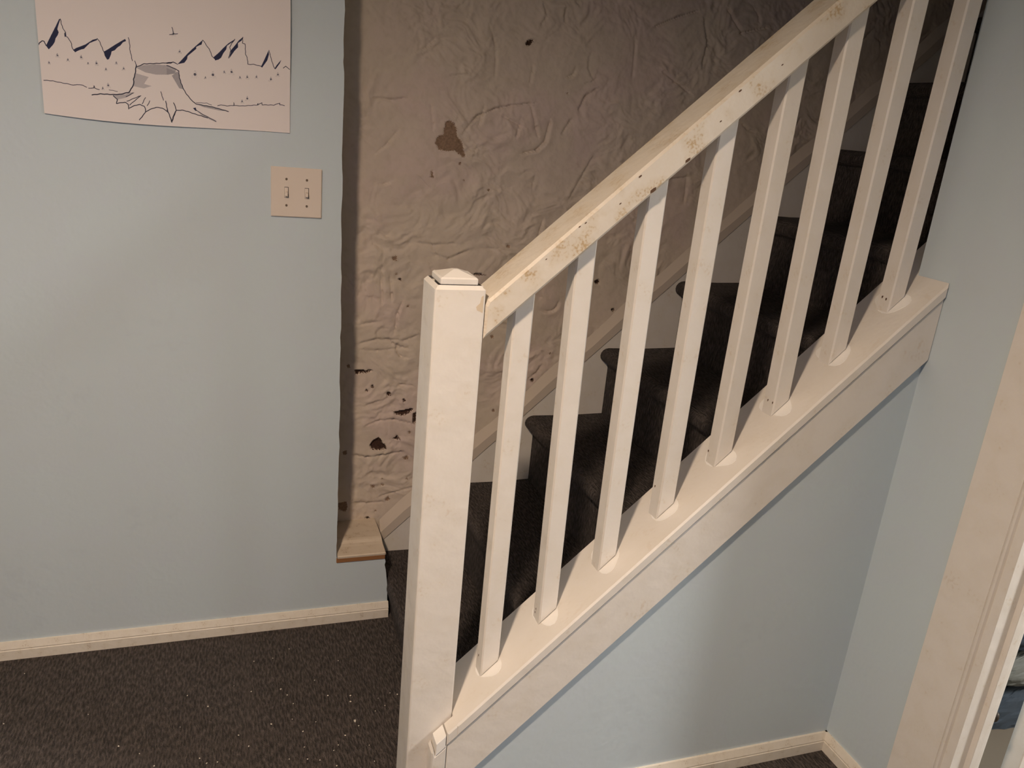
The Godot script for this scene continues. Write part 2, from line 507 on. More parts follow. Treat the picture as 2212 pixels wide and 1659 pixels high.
func make_stone_wall() -> void:
	var x0 := -0.12; var y0 := 0.10; var size := 2.2
	var cells := 720
	var step := size / cells
	var big := noise(3, 2.2, 3)
	var mid := noise(4, 9.0, 4)
	var warp := noise(5, 5.0, 2)
	var fine := noise(6, 40.0, 3)
	var lump := noise(8, 22.0, 2)
	var n := cells + 1
	var h := PackedFloat32Array()
	h.resize(n * n)
	for j in n:
		for i in n:
			var x := x0 + i * step
			var y := y0 + j * step
			var wx := x + warp.get_noise_2d(x, y) * 0.05
			var wy := y + warp.get_noise_2d(x + 9, y) * 0.05
			var m := mid.get_noise_2d(wx, wy * 1.5)
			var rough := clampf(0.55 + 1.3 * big.get_noise_2d(x * 1.6 + 3.0, y * 1.6), 0.12, 1.0)
			h[j * n + i] = big.get_noise_2d(x, y) * 0.009 - 0.007 + rough * (m * 0.0068 + lump.get_noise_2d(wx * 1.2, wy) * 0.0025 + fine.get_noise_2d(wx, wy) * 0.0009)
	# trowel edges and cracks
	var creases := WALL_GROOVES.duplicate()
	for k in 80:                       # the many small creases nobody could copy one by one
		var c := Vector2(rng.randf_range(0, 2000), rng.randf_range(200, 2100))
		var a := rng.randf() * TAU
		var turn := rng.randf_range(-0.9, 0.9)
		var l := [rng.randf_range(1.5, 4.0)]
		for s in rng.randi_range(3, 5):
			l.append(c.x)
			l.append(c.y)
			c += Vector2(cos(a), sin(a)) * rng.randf_range(10, 20)
			a += turn
		creases.append(l)
	for g in creases:
		var depth: float = g[0] * 0.00105
		var pl := points(g, 1)
		for s in pl.size() - 1:
			var a := pl[s]; var b := pl[s + 1]
			var reach := 0.022
			for j in range(maxi(0, int((minf(a.y, b.y) - reach - y0) / step)), mini(n, int((maxf(a.y, b.y) + reach - y0) / step) + 1)):
				for i in range(maxi(0, int((minf(a.x, b.x) - reach - x0) / step)), mini(n, int((maxf(a.x, b.x) + reach - x0) / step) + 1)):
					var p := Vector2(x0 + i * step, y0 + j * step)
					var q := Geometry2D.get_closest_point_to_segment(p, a, b)
					var d := p.distance_to(q)
					if d > reach: continue
					var side := signf((b - a).cross(p - a))
					h[j * n + i] += depth * (-0.60 * exp(-d * d / 0.000016) + 0.34 * side * pow(1.0 - d / reach, 1.5))
	# places where the plaster has come away
	for list in [[WALL_BARE, 0.0022], [WALL_HOLES, 0.009]]:
		for f in list[0]:
			var pl := points(f)
			var lo := pl[0]; var hi := pl[0]
			for p in pl:
				lo = Vector2(minf(lo.x, p.x), minf(lo.y, p.y))
				hi = Vector2(maxf(hi.x, p.x), maxf(hi.y, p.y))
			for j in range(maxi(0, int((lo.y - y0) / step)), mini(n, int((hi.y - y0) / step) + 2)):
				for i in range(maxi(0, int((lo.x - x0) / step)), mini(n, int((hi.x - x0) / step) + 2)):
					if Geometry2D.is_point_in_polygon(Vector2(x0 + i * step, y0 + j * step), pl):
						h[j * n + i] -= float(list[1])
	var v := PackedVector3Array(); v.resize(n * n)
	var nr := PackedVector3Array(); nr.resize(n * n)
	var uv := PackedVector2Array(); uv.resize(n * n)
	for j in n:
		for i in n:
			var k := j * n + i
			v[k] = Vector3(x0 + i * step, y0 + j * step, Z_STONE + h[k])
			uv[k] = Vector2(float(i) / cells, 1.0 - float(j) / cells)
			var dx := h[j * n + mini(i + 1, cells)] - h[j * n + maxi(i - 1, 0)]
			var dy := h[mini(j + 1, cells) * n + i] - h[maxi(j - 1, 0) * n + i]
			nr[k] = Vector3(-dx, -dy, 2 * step).normalized()
	var ix := PackedInt32Array(); ix.resize(cells * cells * 6)
	var c := 0
	for j in cells:
		for i in cells:
			var k := j * n + i
			for q in [k, k + n, k + 1, k + 1, k + n, k + n + 1]:
				ix[c] = q
				c += 1
	var arr := []
	arr.resize(Mesh.ARRAY_MAX)
	arr[Mesh.ARRAY_VERTEX] = v
	arr[Mesh.ARRAY_NORMAL] = nr
	arr[Mesh.ARRAY_TEX_UV] = uv
	arr[Mesh.ARRAY_INDEX] = ix
	var mesh := ArrayMesh.new()
	mesh.add_surface_from_arrays(Mesh.PRIMITIVE_TRIANGLES, arr)
	# colour: old cream limewash with pinker and greyer patches, brown where it has fallen off
	var t := 2048
	var small := Image.create(512, 512, false, Image.FORMAT_RGB8)
	var cn := noise(71, 3.0, 4)
	var cf := noise(72, 30.0, 3)
	for y in 512:
		for x in 512:
			var px := x / 512.0 * size
			var py := y / 512.0 * size
			var a := smoothstep(-0.15, 0.35, cn.get_noise_2d(px, py))
			var b := smoothstep(-0.1, 0.4, cn.get_noise_2d(px + 20.0, py))
			var k := Color(0.83, 0.772, 0.712).lerp(Color(0.835, 0.764, 0.72), a).lerp(Color(0.82, 0.767, 0.70), b * 0.7)
			k = k.lerp(Color(0.76, 0.70, 0.63), clampf(cf.get_noise_2d(px, py) * 0.5, 0.0, 0.5))
			small.set_pixel(x, y, k)
	small.resize(t, t, Image.INTERPOLATE_CUBIC)
	var grit := noise(73, 120.0, 3)
	for list in [[WALL_BARE, Color(0.555, 0.455, 0.37)], [WALL_HOLES, Color(0.24, 0.15, 0.10)]]:
		for f in list[0]:
			var pl := PackedVector2Array()
			for p in points(f):
				pl.append(Vector2((p.x - x0) / size * t, (1.0 - (p.y - y0) / size) * t))
			var lo := pl[0]; var hi := pl[0]
			for p in pl:
				lo = Vector2(minf(lo.x, p.x), minf(lo.y, p.y))
				hi = Vector2(maxf(hi.x, p.x), maxf(hi.y, p.y))
			for y in range(maxi(0, int(lo.y) - 1), mini(t, int(hi.y) + 2)):
				for x in range(maxi(0, int(lo.x) - 1), mini(t, int(hi.x) + 2)):
					var w := Vector2(cf.get_noise_2d(x * 0.01, y * 0.01), cf.get_noise_2d(x * 0.01 + 50.0, y * 0.01)) * 4.0
					if Geometry2D.is_point_in_polygon(Vector2(x, y) + w, pl):
						var k: Color = list[1]
						var g := grit.get_noise_2d(x * 0.001, y * 0.001)
						small.set_pixel(x, y, Color(k.r + g * 0.09, k.g + g * 0.08, k.b + g * 0.07))
	small.generate_mipmaps()
	var m := mat(Color.WHITE, 0.8)
	m.albedo_texture = ImageTexture.create_from_image(small)
	m.normal_enabled = true
	m.normal_texture = relief(77, 0.045, 1024, 3.0, 4)
	m.normal_scale = 0.3
	var o := MeshInstance3D.new()
	o.name = "wall_back"
	o.mesh = mesh
	o.material_override = m
	add_child(o)
	struct(o, "rough cream plastered stone wall with cracks and bare brown patches behind the stairs", "wall")
	var st := mb()
	box(st, Vector3(-2.3, 0, Z_STONE - 0.25), Vector3(3.5, 5.6, Z_STONE - 0.03))
	struct(build(st, "wall_back_core", mat(Color(0.73, 0.69, 0.64), 0.85)), "thick stone core behind the plastered stairwell wall", "wall")


# ---------------------------------------------------------------- the drawing
func stamp(im: Image, x: float, y: float, r: float, c: Color, a: float) -> void:
	for j in range(int(floor(y - r - 1)), int(ceil(y + r + 1)) + 1):
		for i in range(int(floor(x - r - 1)), int(ceil(x + r + 1)) + 1):
			if i < 0 or j < 0 or i >= im.get_width() or j >= im.get_height(): continue
			var k := clampf(r + 0.5 - Vector2(i - x, j - y).length(), 0.0, 1.0) * a
			if k > 0: im.set_pixel(i, j, im.get_pixel(i, j).lerp(c, k))

func fill(im: Image, pl: PackedVector2Array, c: Color, a: float, hatch := false) -> void:
	var lo := pl[0]; var hi := pl[0]
	for p in pl:
		lo = Vector2(minf(lo.x, p.x), minf(lo.y, p.y))
		hi = Vector2(maxf(hi.x, p.x), maxf(hi.y, p.y))
	for y in range(maxi(0, int(lo.y)), mini(im.get_height(), int(hi.y) + 2)):
		for x in range(maxi(0, int(lo.x)), mini(im.get_width(), int(hi.x) + 2)):
			if Geometry2D.is_point_in_polygon(Vector2(x, y), pl):
				var k := a
				if hatch: k *= 0.65 + 0.35 * sin(x * 0.9 + y * 0.35 + sin(y * 0.11) * 2.0)
				im.set_pixel(x, y, im.get_pixel(x, y).lerp(c, k))

func make_drawing() -> void:
	var px := 1.5                         # pixels for each half millimetre
	var im := Image.create(1482, 1128, false, Image.FORMAT_RGB8)
	im.fill(Color(0.915, 0.885, 0.875))
	var ink := Color(0.10, 0.11, 0.20)
	var navy := Color(0.06, 0.09, 0.24)
	for s in INK_SHADES: fill(im, points(s, 1, px), Color(0.30, 0.30, 0.36), s[0] * 0.012, true)
	for f in INK_FILLS: fill(im, points(f, 0, px), navy, 0.95)
	for l in INK_LINES:
		var p := points(l, 1, px)
		for k in p.size() - 1:
			var n := int(p[k].distance_to(p[k + 1])) + 1
			for i in n:
				var q := p[k].lerp(p[k + 1], float(i) / n)
				stamp(im, q.x + sin(q.y * 0.21) * 0.8, q.y + sin(q.x * 0.17) * 0.8, 0.75 + l[0] * 0.5, ink, 0.85)
	for tr in INK_TREES:
		var s: float = tr[2] * px * 0.85
		for k in 26:
			var f := k / 25.0
			var w := s * (0.15 + f)
			for i in 3:
				stamp(im, tr[0] * px + rng.randf_range(-w, w), tr[1] * px - s + f * 2.0 * s, 0.7, ink, 0.33)
		stamp(im, tr[0] * px, tr[1] * px, s * 0.35, ink, 0.7)
	im.generate_mipmaps()
	var m := mat(Color.WHITE, 0.75)
	m.albedo_texture = ImageTexture.create_from_image(im)
	m.cull_mode = BaseMaterial3D.CULL_DISABLED
	var root := base("ink_drawing", Vector3(-0.405, 1.512, Z_WALL))
	tag(root, "white paper with ink drawing of tree stump before mountains, on blue wall", "drawing")
	# a sheet that bows away from the wall along its right edge and lower corner
	var st := mb()
	var nx := 26; var ny := 20
	for j in ny:
		for i in nx:
			var q := []
			for k in [[0, 0], [1, 0], [1, 1], [0, 1]]:
				var a: float = float(i + k[0]) / nx
				var b: float = float(j + k[1]) / ny
				var lift := 0.0025 + 0.011 * pow(a, 5.0) * exp(-pow((b - 0.42) / 0.30, 2.0)) + 0.004 * pow(b, 6.0) * (0.5 + 0.5 * sin(a * 5.0))
				var drop := -0.006 * sin(a * PI) * b * (1.0 - a) * 1.8
				q.append([Vector3((a - 0.5) * 0.494, 0.188 - b * 0.376 + drop, lift), Vector2(a, b)])
			for t in [[0, 1, 2], [0, 2, 3]]:
				for e in t:
					st.set_normal(Vector3.BACK)
					st.set_uv(q[e][1])
					st.add_vertex(q[e][0])
	build(st, "paper", m, root)


# ---------------------------------------------------------------- the railing
func make_railing() -> void:
	var root := base("stair_railing", Vector3(NEWEL_X, 0, 0))
	tag(root, "white painted wooden stair railing with square newel post and eight balusters", "railing")
	var shift := Vector3(-NEWEL_X, 0, 0)
	var half := 0.0439
	# newel
	var st := mb()
	zx(st, rounded(rect(-half, NEWEL_X - half, half, NEWEL_X + half), 0.0035, 2), -0.005, NEWEL_H, 0.0065)
	var post := build(st, "newel_post", paint, root)
	post.position = shift
	st = mb()
	var c := 0.0325
	zx(st, rounded(rect(-c, NEWEL_X - c, c, NEWEL_X + c), 0.003, 2), NEWEL_H - 0.002, NEWEL_H + 0.0115, 0.0025)
	var t := NEWEL_H + 0.0110
	var r0 := [Vector3(-c + 0.003, t, -c + 0.003), Vector3(c - 0.003, t, -c + 0.003), Vector3(c - 0.003, t, c - 0.003), Vector3(-c + 0.003, t, c - 0.003)]
	for i in 4:
		var a: Vector3 = r0[i]; var b: Vector3 = r0[(i + 1) % 4]
		var a2 := Vector3(a.x * 0.14, t + 0.0095, a.z * 0.14)
		var b2 := Vector3(b.x * 0.14, t + 0.0095, b.z * 0.14)
		var o := Vector3(NEWEL_X, 0, 0)
		quad(st, a + o, b + o, b2 + o, a2 + o, Vector3(a.x + b.x, 0.05, a.z + b.z))
		tri(st, a2 + o, b2 + o, Vector3(NEWEL_X, t + 0.0095, 0), Vector3.UP)
	build(st, "post_cap", paint, post)
	# paint rubbed through to an older tan coat beside the rail joint
	st = mb()
	xy(st, [Vector2(0.1029, 1.1147), Vector2(0.1062, 1.1170), Vector2(0.1066, 1.1041), Vector2(0.1064, 1.0868), Vector2(0.1030, 1.0889), Vector2(0.0965, 1.0915), Vector2(0.0945, 1.0975), Vector2(0.1010, 1.1040)], half - 0.001, half + 0.0003)
	build(st, "worn_paint", mat(Color(0.83, 0.765, 0.67), 0.6), post)
	# handrail: a wide flat timber with worn arrises
	st = mb()
	var x0 := NEWEL_X + half + 0.0012
	var x1 := X_RIGHT - 0.001
	var rh := 0.0645
	xy(st, [Vector2(x0, RAIL_Y + RAIL_S * x0), Vector2(x1, RAIL_Y + RAIL_S * x1), Vector2(x1, RAIL_Y + rh + RAIL_S * x1), Vector2(x0 + 0.004, RAIL_Y + rh + RAIL_S * (x0 + 0.004)), Vector2(x0, RAIL_Y + rh - 0.006 + RAIL_S * x0)], -0.044, 0.044, 0.0045)
	var rail := build(st, "handrail", rail_paint, root)
	rail.position = shift
	var dent := mat(Color(0.36, 0.26, 0.18), 0.8)
	for h in RAIL_DENTS:
		st = mb()
		var ring := []
		for i in 8: ring.append(Vector2(float(h[0]) + cos(TAU * i / 8) * float(h[2]) * (0.8 + 0.4 * (i % 2)), float(h[1]) + sin(TAU * i / 8) * float(h[2]) * 0.6 + cos(TAU * i / 8) * float(h[2]) * 0.8))
		xy(st, ring, 0.043, 0.0443)
		build(st, "dent", dent, rail)
	# balusters, each a little out of line as they stand
	var foot := [0.1903, 0.3058, 0.4238, 0.5398, 0.6567, 0.7716, 0.8879, 1.0072]
	var head := [0.1905, 0.2964, 0.4189, 0.5404, 0.6627, 0.7690, 0.8970, 1.0240]
	var b := 0.0181
	for k in 8:
		st = mb()
		var f: float = foot[k]
		var g: float = head[k]
		xy(st, [Vector2(f - b, CAP_Y + CAP_S * (f - b)), Vector2(f + b, CAP_Y + CAP_S * (f + b) + 0.0012), Vector2(g + b, RAIL_Y + RAIL_S * (g + b) + 0.001), Vector2(g - b, RAIL_Y + RAIL_S * (g - b) + 0.001)], -b, b, 0.0028)
		var bal := build(st, "baluster", paint, root)
		bal.position = shift
		for h in NAIL_HOLES:
			if int(h[0]) != k: continue
			st = mb()
			var ring := []
			for i in 7: ring.append(Vector2(float(h[2]) + cos(TAU * i / 7) * 0.0016, float(h[1]) + sin(TAU * i / 7) * (0.0022 + 0.0012 * (i % 2))))
			zy(st, ring, f - b - 0.0004, f - b + 0.001)
			build(st, "nail_hole", dent, bal)
	# base rail that caps the low wall
	st = mb()
	var cx0 := NEWEL_X + half + 0.0008
	var th := 0.0295
	var line := func(x: float, dy: float) -> Vector2: return Vector2(x, CAP_Y + CAP_S * x + dy)
	xy(st, [line.call(cx0, -th), line.call(X_RIGHT - 0.001, -th), line.call(X_RIGHT - 0.001, 0), line.call(cx0, 0)], CAP_BACK, CAP_FRONT, 0.0035)
	xy(st, [line.call(0.0940, -th), line.call(cx0 + 0.004, -th), line.call(cx0 + 0.004, -0.0003), line.call(0.0940, -0.0003)], half + 0.0008, CAP_FRONT - 0.0004, 0.003)
	xy(st, [line.call(X_RIGHT - 0.001, -th), line.call(1.3, -th), line.call(1.3, 0), line.call(X_RIGHT - 0.001, 0)], CAP_BACK, Z_EDGE - 0.001, 0.002)
	var cap := build(st, "base_rail", paint, root)
	cap.position = shift
	# the short offcut that runs on in front of the newel
	st = mb()
	xy(st, [line.call(0.0725, -th), line.call(0.0915, -th), line.call(0.0915, -0.001), line.call(0.0725, -0.001)], half + 0.001, CAP_FRONT - 0.0005, 0.0012)
	build(st, "rail_offcut", fresh_paint, cap)
	# thick touch-up paint brushed round each foot
	for k in 8:
		st = mb()
		var pl := PackedVector2Array()
		for i in 22:
			var a := TAU * i / 22.0
			var w := 0.030 + 0.004 * sin(a * 3.0 + k * 1.7)
			pl.append(Vector2(cos(a) * (w + 0.012), 0.013 + sin(a) * w))
		var along := Vector3(1, CAP_S, 0).normalized()
		var o := Vector3(float(foot[k]) - 0.006, CAP_Y + CAP_S * (float(foot[k]) - 0.006), 0)
		ext(st, pl, Vector3.BACK, along, -0.0004, 0.0006, 0.0003, o)
		build(st, "touch_up_paint", fresh_paint, cap)
	# board under the base rail, and the upright that ends it beside the newel
	st = mb()
	var tz := 0.0735
	var bx0 := 0.0968
	var lo := -0.162
	xy(st, [line.call(bx0, lo), line.call(X_RIGHT - 0.001, lo), line.call(X_RIGHT - 0.001, -th - 0.0014), line.call(bx0, -th - 0.0014)], Z_UNDER, tz, 0.0015)
	build(st, "fascia_board", paint, root).position = shift
	st = mb()
	xy(st, [Vector2(0.0645, 0), Vector2(0.0945, 0), line.call(0.0945, -th - 0.0005), line.call(0.0725, -th - 0.0005), line.call(0.0685, -0.012), line.call(0.0645, -0.016)], half, CAP_FRONT - 0.0015, 0.003)
	build(st, "end_upright", paint, root).position = shift


# ---------------------------------------------------------------- the stairs
func make_stairs() -> void:
	var root := base("carpeted_staircase", Vector3(STEP_X, 0, -0.46))
	tag(root, "straight flight of stairs covered in dark brown carpet behind the white balusters", "staircase")
	for k in 11:
		var xr := STEP_X + k * RUN
		var yt := STEP_Y + k * RISE
		var yb := yt - RISE if k > 0 else -0.02
		var over := 0.026 if k > 0 else 0.012
		var nose := 0.046
		var p := [Vector2(xr, yb - 0.01)]
		p.append(Vector2(xr, yt - nose - 0.018))
		for i in 9:
			var a := PI * (1.5 - i / 8.0)
			p.append(Vector2(xr - 0.004 + cos(a) * over, yt - nose / 2 + sin(a) * nose / 2))
		p.append(Vector2(xr + RUN * 0.5, yt - 0.002))
		p.append(Vector2(xr + RUN + 0.01, yt + 0.001))
		p.append(Vector2(xr + RUN + 0.01, yb - 0.01))
		var st := mb()
		xy(st, p, Z_STONE + 0.0135, CAP_BACK + 0.0110, 0.0)
		build(st, "step", stair_carpet, root).position = -root.position
	# board along the wall with a small moulding on it
	var st := mb()
	var s := 0.937
	var q := func(x: float, dy: float) -> Vector2: return Vector2(x, s * x + 0.032 + dy)
	xy(st, [q.call(0.118, -0.42), q.call(2.6, -0.42), q.call(2.6, 0), q.call(0.118, 0)], Z_STONE - 0.02, Z_STONE + 0.013, 0.002)
	var board := build(st, "trim_stair_wall", paint)
	struct(board, "smooth white skirting board sloping along the plastered wall above the steps", "skirting board")
	st = mb()
	for x in 36:
		var a := 0.122 + x * 0.07
		var w0 := 0.052 + 0.006 * sin(x * 1.9)
		var w1 := 0.052 + 0.006 * sin((x + 1) * 1.9)
		var b := a + 0.07
		var za := Z_STONE + 0.0125
		quad(st, Vector3(a, q.call(a, -0.001).y, za + 0.004), Vector3(b, q.call(b, -0.001).y, za + 0.004), Vector3(b, q.call(b, w1 * 0.6).y, za + 0.003), Vector3(a, q.call(a, w0 * 0.6).y, za + 0.003), Vector3.BACK)
		quad(st, Vector3(a, q.call(a, w0 * 0.6).y, za + 0.003), Vector3(b, q.call(b, w1 * 0.6).y, za + 0.003), Vector3(b, q.call(b, w1 + 0.012).y, za - 0.02), Vector3(a, q.call(a, w0 + 0.012).y, za - 0.02), Vector3(0, 0.5, 1))
		quad(st, Vector3(a, q.call(a, -0.001).y, za + 0.004), Vector3(b, q.call(b, -0.001).y, za + 0.004), Vector3(b, q.call(b, -0.003).y, za - 0.01), Vector3(a, q.call(a, -0.003).y, za - 0.01), Vector3(0, -1, 0.2))
	build(st, "plaster_fillet", mat(Color(0.785, 0.735, 0.68), 0.8), board)


# ---------------------------------------------------------------- small things
func make_switch() -> void:
	var root := base("light_switch", Vector3(-0.1423, 1.1914, Z_WALL))
	tag(root, "white double toggle light switch plate on the blue wall below the drawing", "light switch")
	var plastic := mat(Color(0.88, 0.83, 0.78), 0.4)
	var dark := mat(Color(0.16, 0.12, 0.10), 0.5)
	var st := mb()
	var w := 0.058; var h := 0.057
	# plate with two slots: built from strips round the slots
	var sx := 0.0231; var sw := 0.0047; var sh := 0.0122
	ext(st, PackedVector2Array(rounded(rect(-w, -h, w, h), 0.002, 2)), Vector3.RIGHT, Vector3.UP, 0.0, 0.0052, 0.0022)
	build(st, "plate", plastic, root)
	for s in [-1, 1]:
		st = mb()
		xy(st, rect(s * sx - sw, -sh, s * sx + sw, sh), 0.004, 0.0056, 0.0)  # dark slot inlay; its strip right of the toggle paints shade
		build(st, "slot_and_shade", dark, root)
		st = mb()
		zy(st, [Vector2(0.003, -0.0116), Vector2(0.0064, -0.0116), Vector2(0.0066, 0.0), Vector2(0.0060, 0.0110), Vector2(0.003, 0.0110)], s * sx - 0.0044, s * sx + 0.0034, 0.0)
		zy(st, [Vector2(0.005, -0.009), Vector2(0.0165, 0.0035 * -2.0), Vector2(0.0155, 0.0005), Vector2(0.005, 0.004)], s * sx - 0.0038, s * sx + 0.0026, 0.0008)
		build(st, "toggle", plastic, root)
		for v in [-1, 1]:
			st = mb()
			var pl := []
			for i in 10: pl.append(Vector2(s * sx + cos(TAU * i / 10) * 0.0027, v * 0.030 + sin(TAU * i / 10) * 0.0030))
			xy(st, pl, 0.004, 0.0058, 0.0004)
			build(st, "screw", mat(Color(0.42, 0.36, 0.30), 0.4), root)

func make_flakes() -> void:
	var white := mat(Color(0.88, 0.84, 0.78), 0.7)
	var i := 0
	for f in FLAKES:
		var st := mb()
		var s: float = f[2] * 0.0011
		var pl := []
		var n := 5 + i % 3
		for k in n:
			var a := TAU * k / n + rng.randf() * 0.7
			var r := s * rng.randf_range(0.6, 1.1)
			pl.append(Vector2(cos(a) * r * 0.8, sin(a) * r))
		zx(st, pl, 0.0, maxf(0.0012, s * 0.5), 0.0)
		var o := build(st, "paint_flake", white)
		o.position = Vector3(f[0] * 0.001, 0.0035, f[1] * 0.001)
		o.rotation.y = rng.randf() * TAU
		if i == 0:
			tag(o, "largest white paint chip lying on the brown carpet beside the newel post", "paint chip", "paint chips on the carpet")
		else:
			tag(o, "tiny white crumb of paint lying on the brown carpet", "paint chip", "paint chips on the carpet")
		i += 1

# a round flush ceiling light, out of view: white ring, glowing disc, and an area light of the same size just below it
func downlight(called: String, label: String, at: Vector3, r: float, deep: float, glow: Color, shown: float, energy: float) -> void:
	var root := base(called, Vector3(at.x, CEIL, at.z))
	tag(root, label, "lamp")
	var st := mb()
	var ring := []
	var disc := []
	for i in 32:
		var a := TAU * i / 32.0
		ring.append(Vector2(cos(a), sin(a)) * (r + 0.018))
		disc.append(Vector2(cos(a), sin(a)) * r)
	# a short tube: the diffuser sits at its top, so that the ring cuts the light off towards the ceiling
	for i in 32:
		var k := (i + 1) % 32
		var p := [Vector3(disc[i].y, 0, disc[i].x), Vector3(disc[k].y, 0, disc[k].x), Vector3(ring[i].y, 0, ring[i].x), Vector3(ring[k].y, 0, ring[k].x)]
		var lo := Vector3(0, -deep, 0)
		var top := Vector3(0, -0.001, 0)
		quad(st, p[0] + lo, p[1] + lo, p[1] + top, p[0] + top, -p[0])
		quad(st, p[2] + lo, p[3] + lo, p[3] + top, p[2] + top, p[2])
		quad(st, p[0] + lo, p[1] + lo, p[3] + lo, p[2] + lo, Vector3.DOWN)
	build(st, "trim_ring", mat(Color(0.60, 0.59, 0.57), 0.6), root)
	st = mb()
	zx(st, disc, -0.005, -0.001, 0.0)
	var m := mat(Color(0.9, 0.88, 0.84), 0.4)
	m.emission_enabled = true
	m.emission = glow
	m.emission_energy_multiplier = shown
	build(st, "lamp_diffuser", m, root)
	var l := AreaLight3D.new()
	l.name = "light"
	l.light_color = glow
	l.light_energy = energy
	l.area_size = Vector2(r, r) * 1.772
	l.area_range = 9.0
	l.area_attenuation = 2.0
	l.shadow_enabled = true
	root.add_child(l)
	l.position = Vector3(0, -0.0065, 0)
	l.rotation_degrees = Vector3(-90, 0, 0)


# ---------------------------------------------------------------- the shell
func make_shell() -> void:
	var st := mb()
	box(st, Vector3(-2.3, -0.15, Z_STONE - 0.1), Vector3(1.13, 0.0, 2.9))
	struct(build(st, "floor", floor_carpet), "dark brown ribbed carpet on the hallway floor", "floor")
	# drywall to the left, broken off where it meets the stair; a low stub carries on to the first step
	st = mb()
	var p := [Vector2(-2.2, 0), Vector2(0.121, 0.0), Vector2(0.119, 0.045), Vector2(0.117, 0.10), Vector2(0.111, 0.15), Vector2(0.107, 0.168), Vector2(0.109, 0.178), Vector2(0.104, 0.199), Vector2(-0.028, 0.199)]
	var y := 0.215
	while y < CEIL - 0.06:
		var x := lerpf(-0.028, -0.044, clampf((y - 0.226) / 1.7, 0.0, 1.0)) + (0.002 if y < 1.0 and y > 0.5 else 0.0)
		p.append(Vector2(x + rng.randf_range(-0.0016, 0.0016), y))
		y += rng.randf_range(0.012, 0.045)
	p.append(Vector2(-0.044, CEIL))
	p.append(Vector2(-2.2, CEIL))
	xy(st, p, Z_STONE - 0.03, Z_WALL, 0.0)
	struct(build(st, "wall_left", blue), "pale blue painted drywall with a ragged cut edge beside the stairs", "wall")
	# ledge left on the stub
	var ledge_paint := mat(Color.WHITE, 0.55)
	world_tex(ledge_paint, blotchy(256, Color(0.83, 0.775, 0.70), Color(0.81, 0.75, 0.67), Color(0.70, 0.62, 0.52), 0.66, 0.82, 45, 0.02), 0.2)
	st = mb()
	zy(st, [Vector2(Z_STONE - 0.01, 0.200), Vector2(Z_WALL + 0.005, 0.203), Vector2(Z_WALL + 0.006, 0.2085), Vector2(Z_WALL + 0.003, 0.2105), Vector2(-0.728, 0.2115), Vector2(-0.742, 0.2135), Vector2(-0.752, 0.2185), Vector2(-0.760, 0.2200), Vector2(Z_STONE - 0.01, 0.2160)], -0.0265, 0.108, 0.0012)
	var ledge := build(st, "trim_ledge", ledge_paint)
	struct(ledge, "small cream painted wooden ledge on the stub of blue wall", "ledge")
	st = mb()
	zy(st, [Vector2(Z_WALL - 0.001, 0.1885), Vector2(Z_WALL + 0.003, 0.1895), Vector2(Z_WALL + 0.0045, 0.2025), Vector2(Z_WALL - 0.001, 0.2025)], -0.029, 0.1065, 0.0008)
	var raw := build(st, "raw_edge", mat(Color(0.60, 0.42, 0.26), 0.8), ledge)
	raw.set_meta("label", "bare brown wood edge")
	# panel under the stair
	st = mb()
	var s := func(x: float) -> Vector2: return Vector2(x, CAP_Y + CAP_S * x - 0.0297)
	xy(st, [Vector2(NEWEL_X + 0.03, 0), Vector2(X_RIGHT + 0.02, 0), s.call(X_RIGHT + 0.02), s.call(NEWEL_X + 0.03)], CAP_BACK + 0.012, Z_UNDER)
	struct(build(st, "wall_under_stair", blue), "pale blue triangular wall under the sloping base rail", "wall")
	# right-hand wall with a doorway
	var dz0 := 0.372; var dz1 := 1.19
	st = mb()
	var thick := 0.058
	box(st, Vector3(X_RIGHT, 0, Z_EDGE), Vector3(X_RIGHT + thick, CEIL, dz0))
	box(st, Vector3(X_RIGHT, 1.99, dz0), Vector3(X_RIGHT + thick, CEIL, dz1))
	box(st, Vector3(X_RIGHT, 0, dz1), Vector3(X_RIGHT + thick, CEIL, 2.9))
	struct(build(st, "wall_right", blue), "pale blue wall with a white cased doorway right of the stairs", "wall")
	st = mb()
	box(st, Vector3(X_RIGHT + thick, 0, Z_EDGE), Vector3(3.5, 5.6, 0.03))
	box(st, Vector3(-0.3, CEIL + 0.02, CAP_BACK), Vector3(X_RIGHT + thick, 5.6, 0.09))
	struct(build(st, "wall_stairwell", blue), "pale blue side wall closing the upper stairwell", "wall")
	st = mb()
	box(st, Vector3(3.4, 0, Z_STONE - 0.1), Vector3(3.5, 5.6, 0.0))
	struct(build(st, "wall_stair_end", blue), "pale blue wall at the top of the stairs", "wall")
	# ceilings
	st = mb()
	box(st, Vector3(-2.3, CEIL, CAP_BACK), Vector3(3.5, CEIL + 0.12, 2.9))
	struct(build(st, "ceiling", ceiling_paint), "off-white ceiling over the hallway and next room", "ceiling")
	st = mb()
	xy(st, [Vector2(-2.3, CEIL), Vector2(-0.1, CEIL), Vector2(3.5, 5.4), Vector2(3.5, 5.6), Vector2(-0.2, CEIL + 0.15), Vector2(-2.3, CEIL + 0.15)], Z_STONE - 0.05, CAP_BACK)
	struct(build(st, "ceiling_stair", ceiling_paint), "sloping ceiling over the stairs", "ceiling")
	# walls behind the camera and at the far left
	st = mb()
	box(st, Vector3(-2.3, 0, Z_STONE), Vector3(-2.2, CEIL, 2.9))
	struct(build(st, "wall_hall_end", blue), "pale blue wall at the far end of the hallway", "wall")
	st = mb()
	var wx0 := -1.9; var wx1 := -0.5; var wy0 := 1.25; var wy1 := 2.03  # window out of view, placed to bring in cool bluish light
	box(st, Vector3(-2.3, 0, 2.8), Vector3(wx0, CEIL, 2.92))
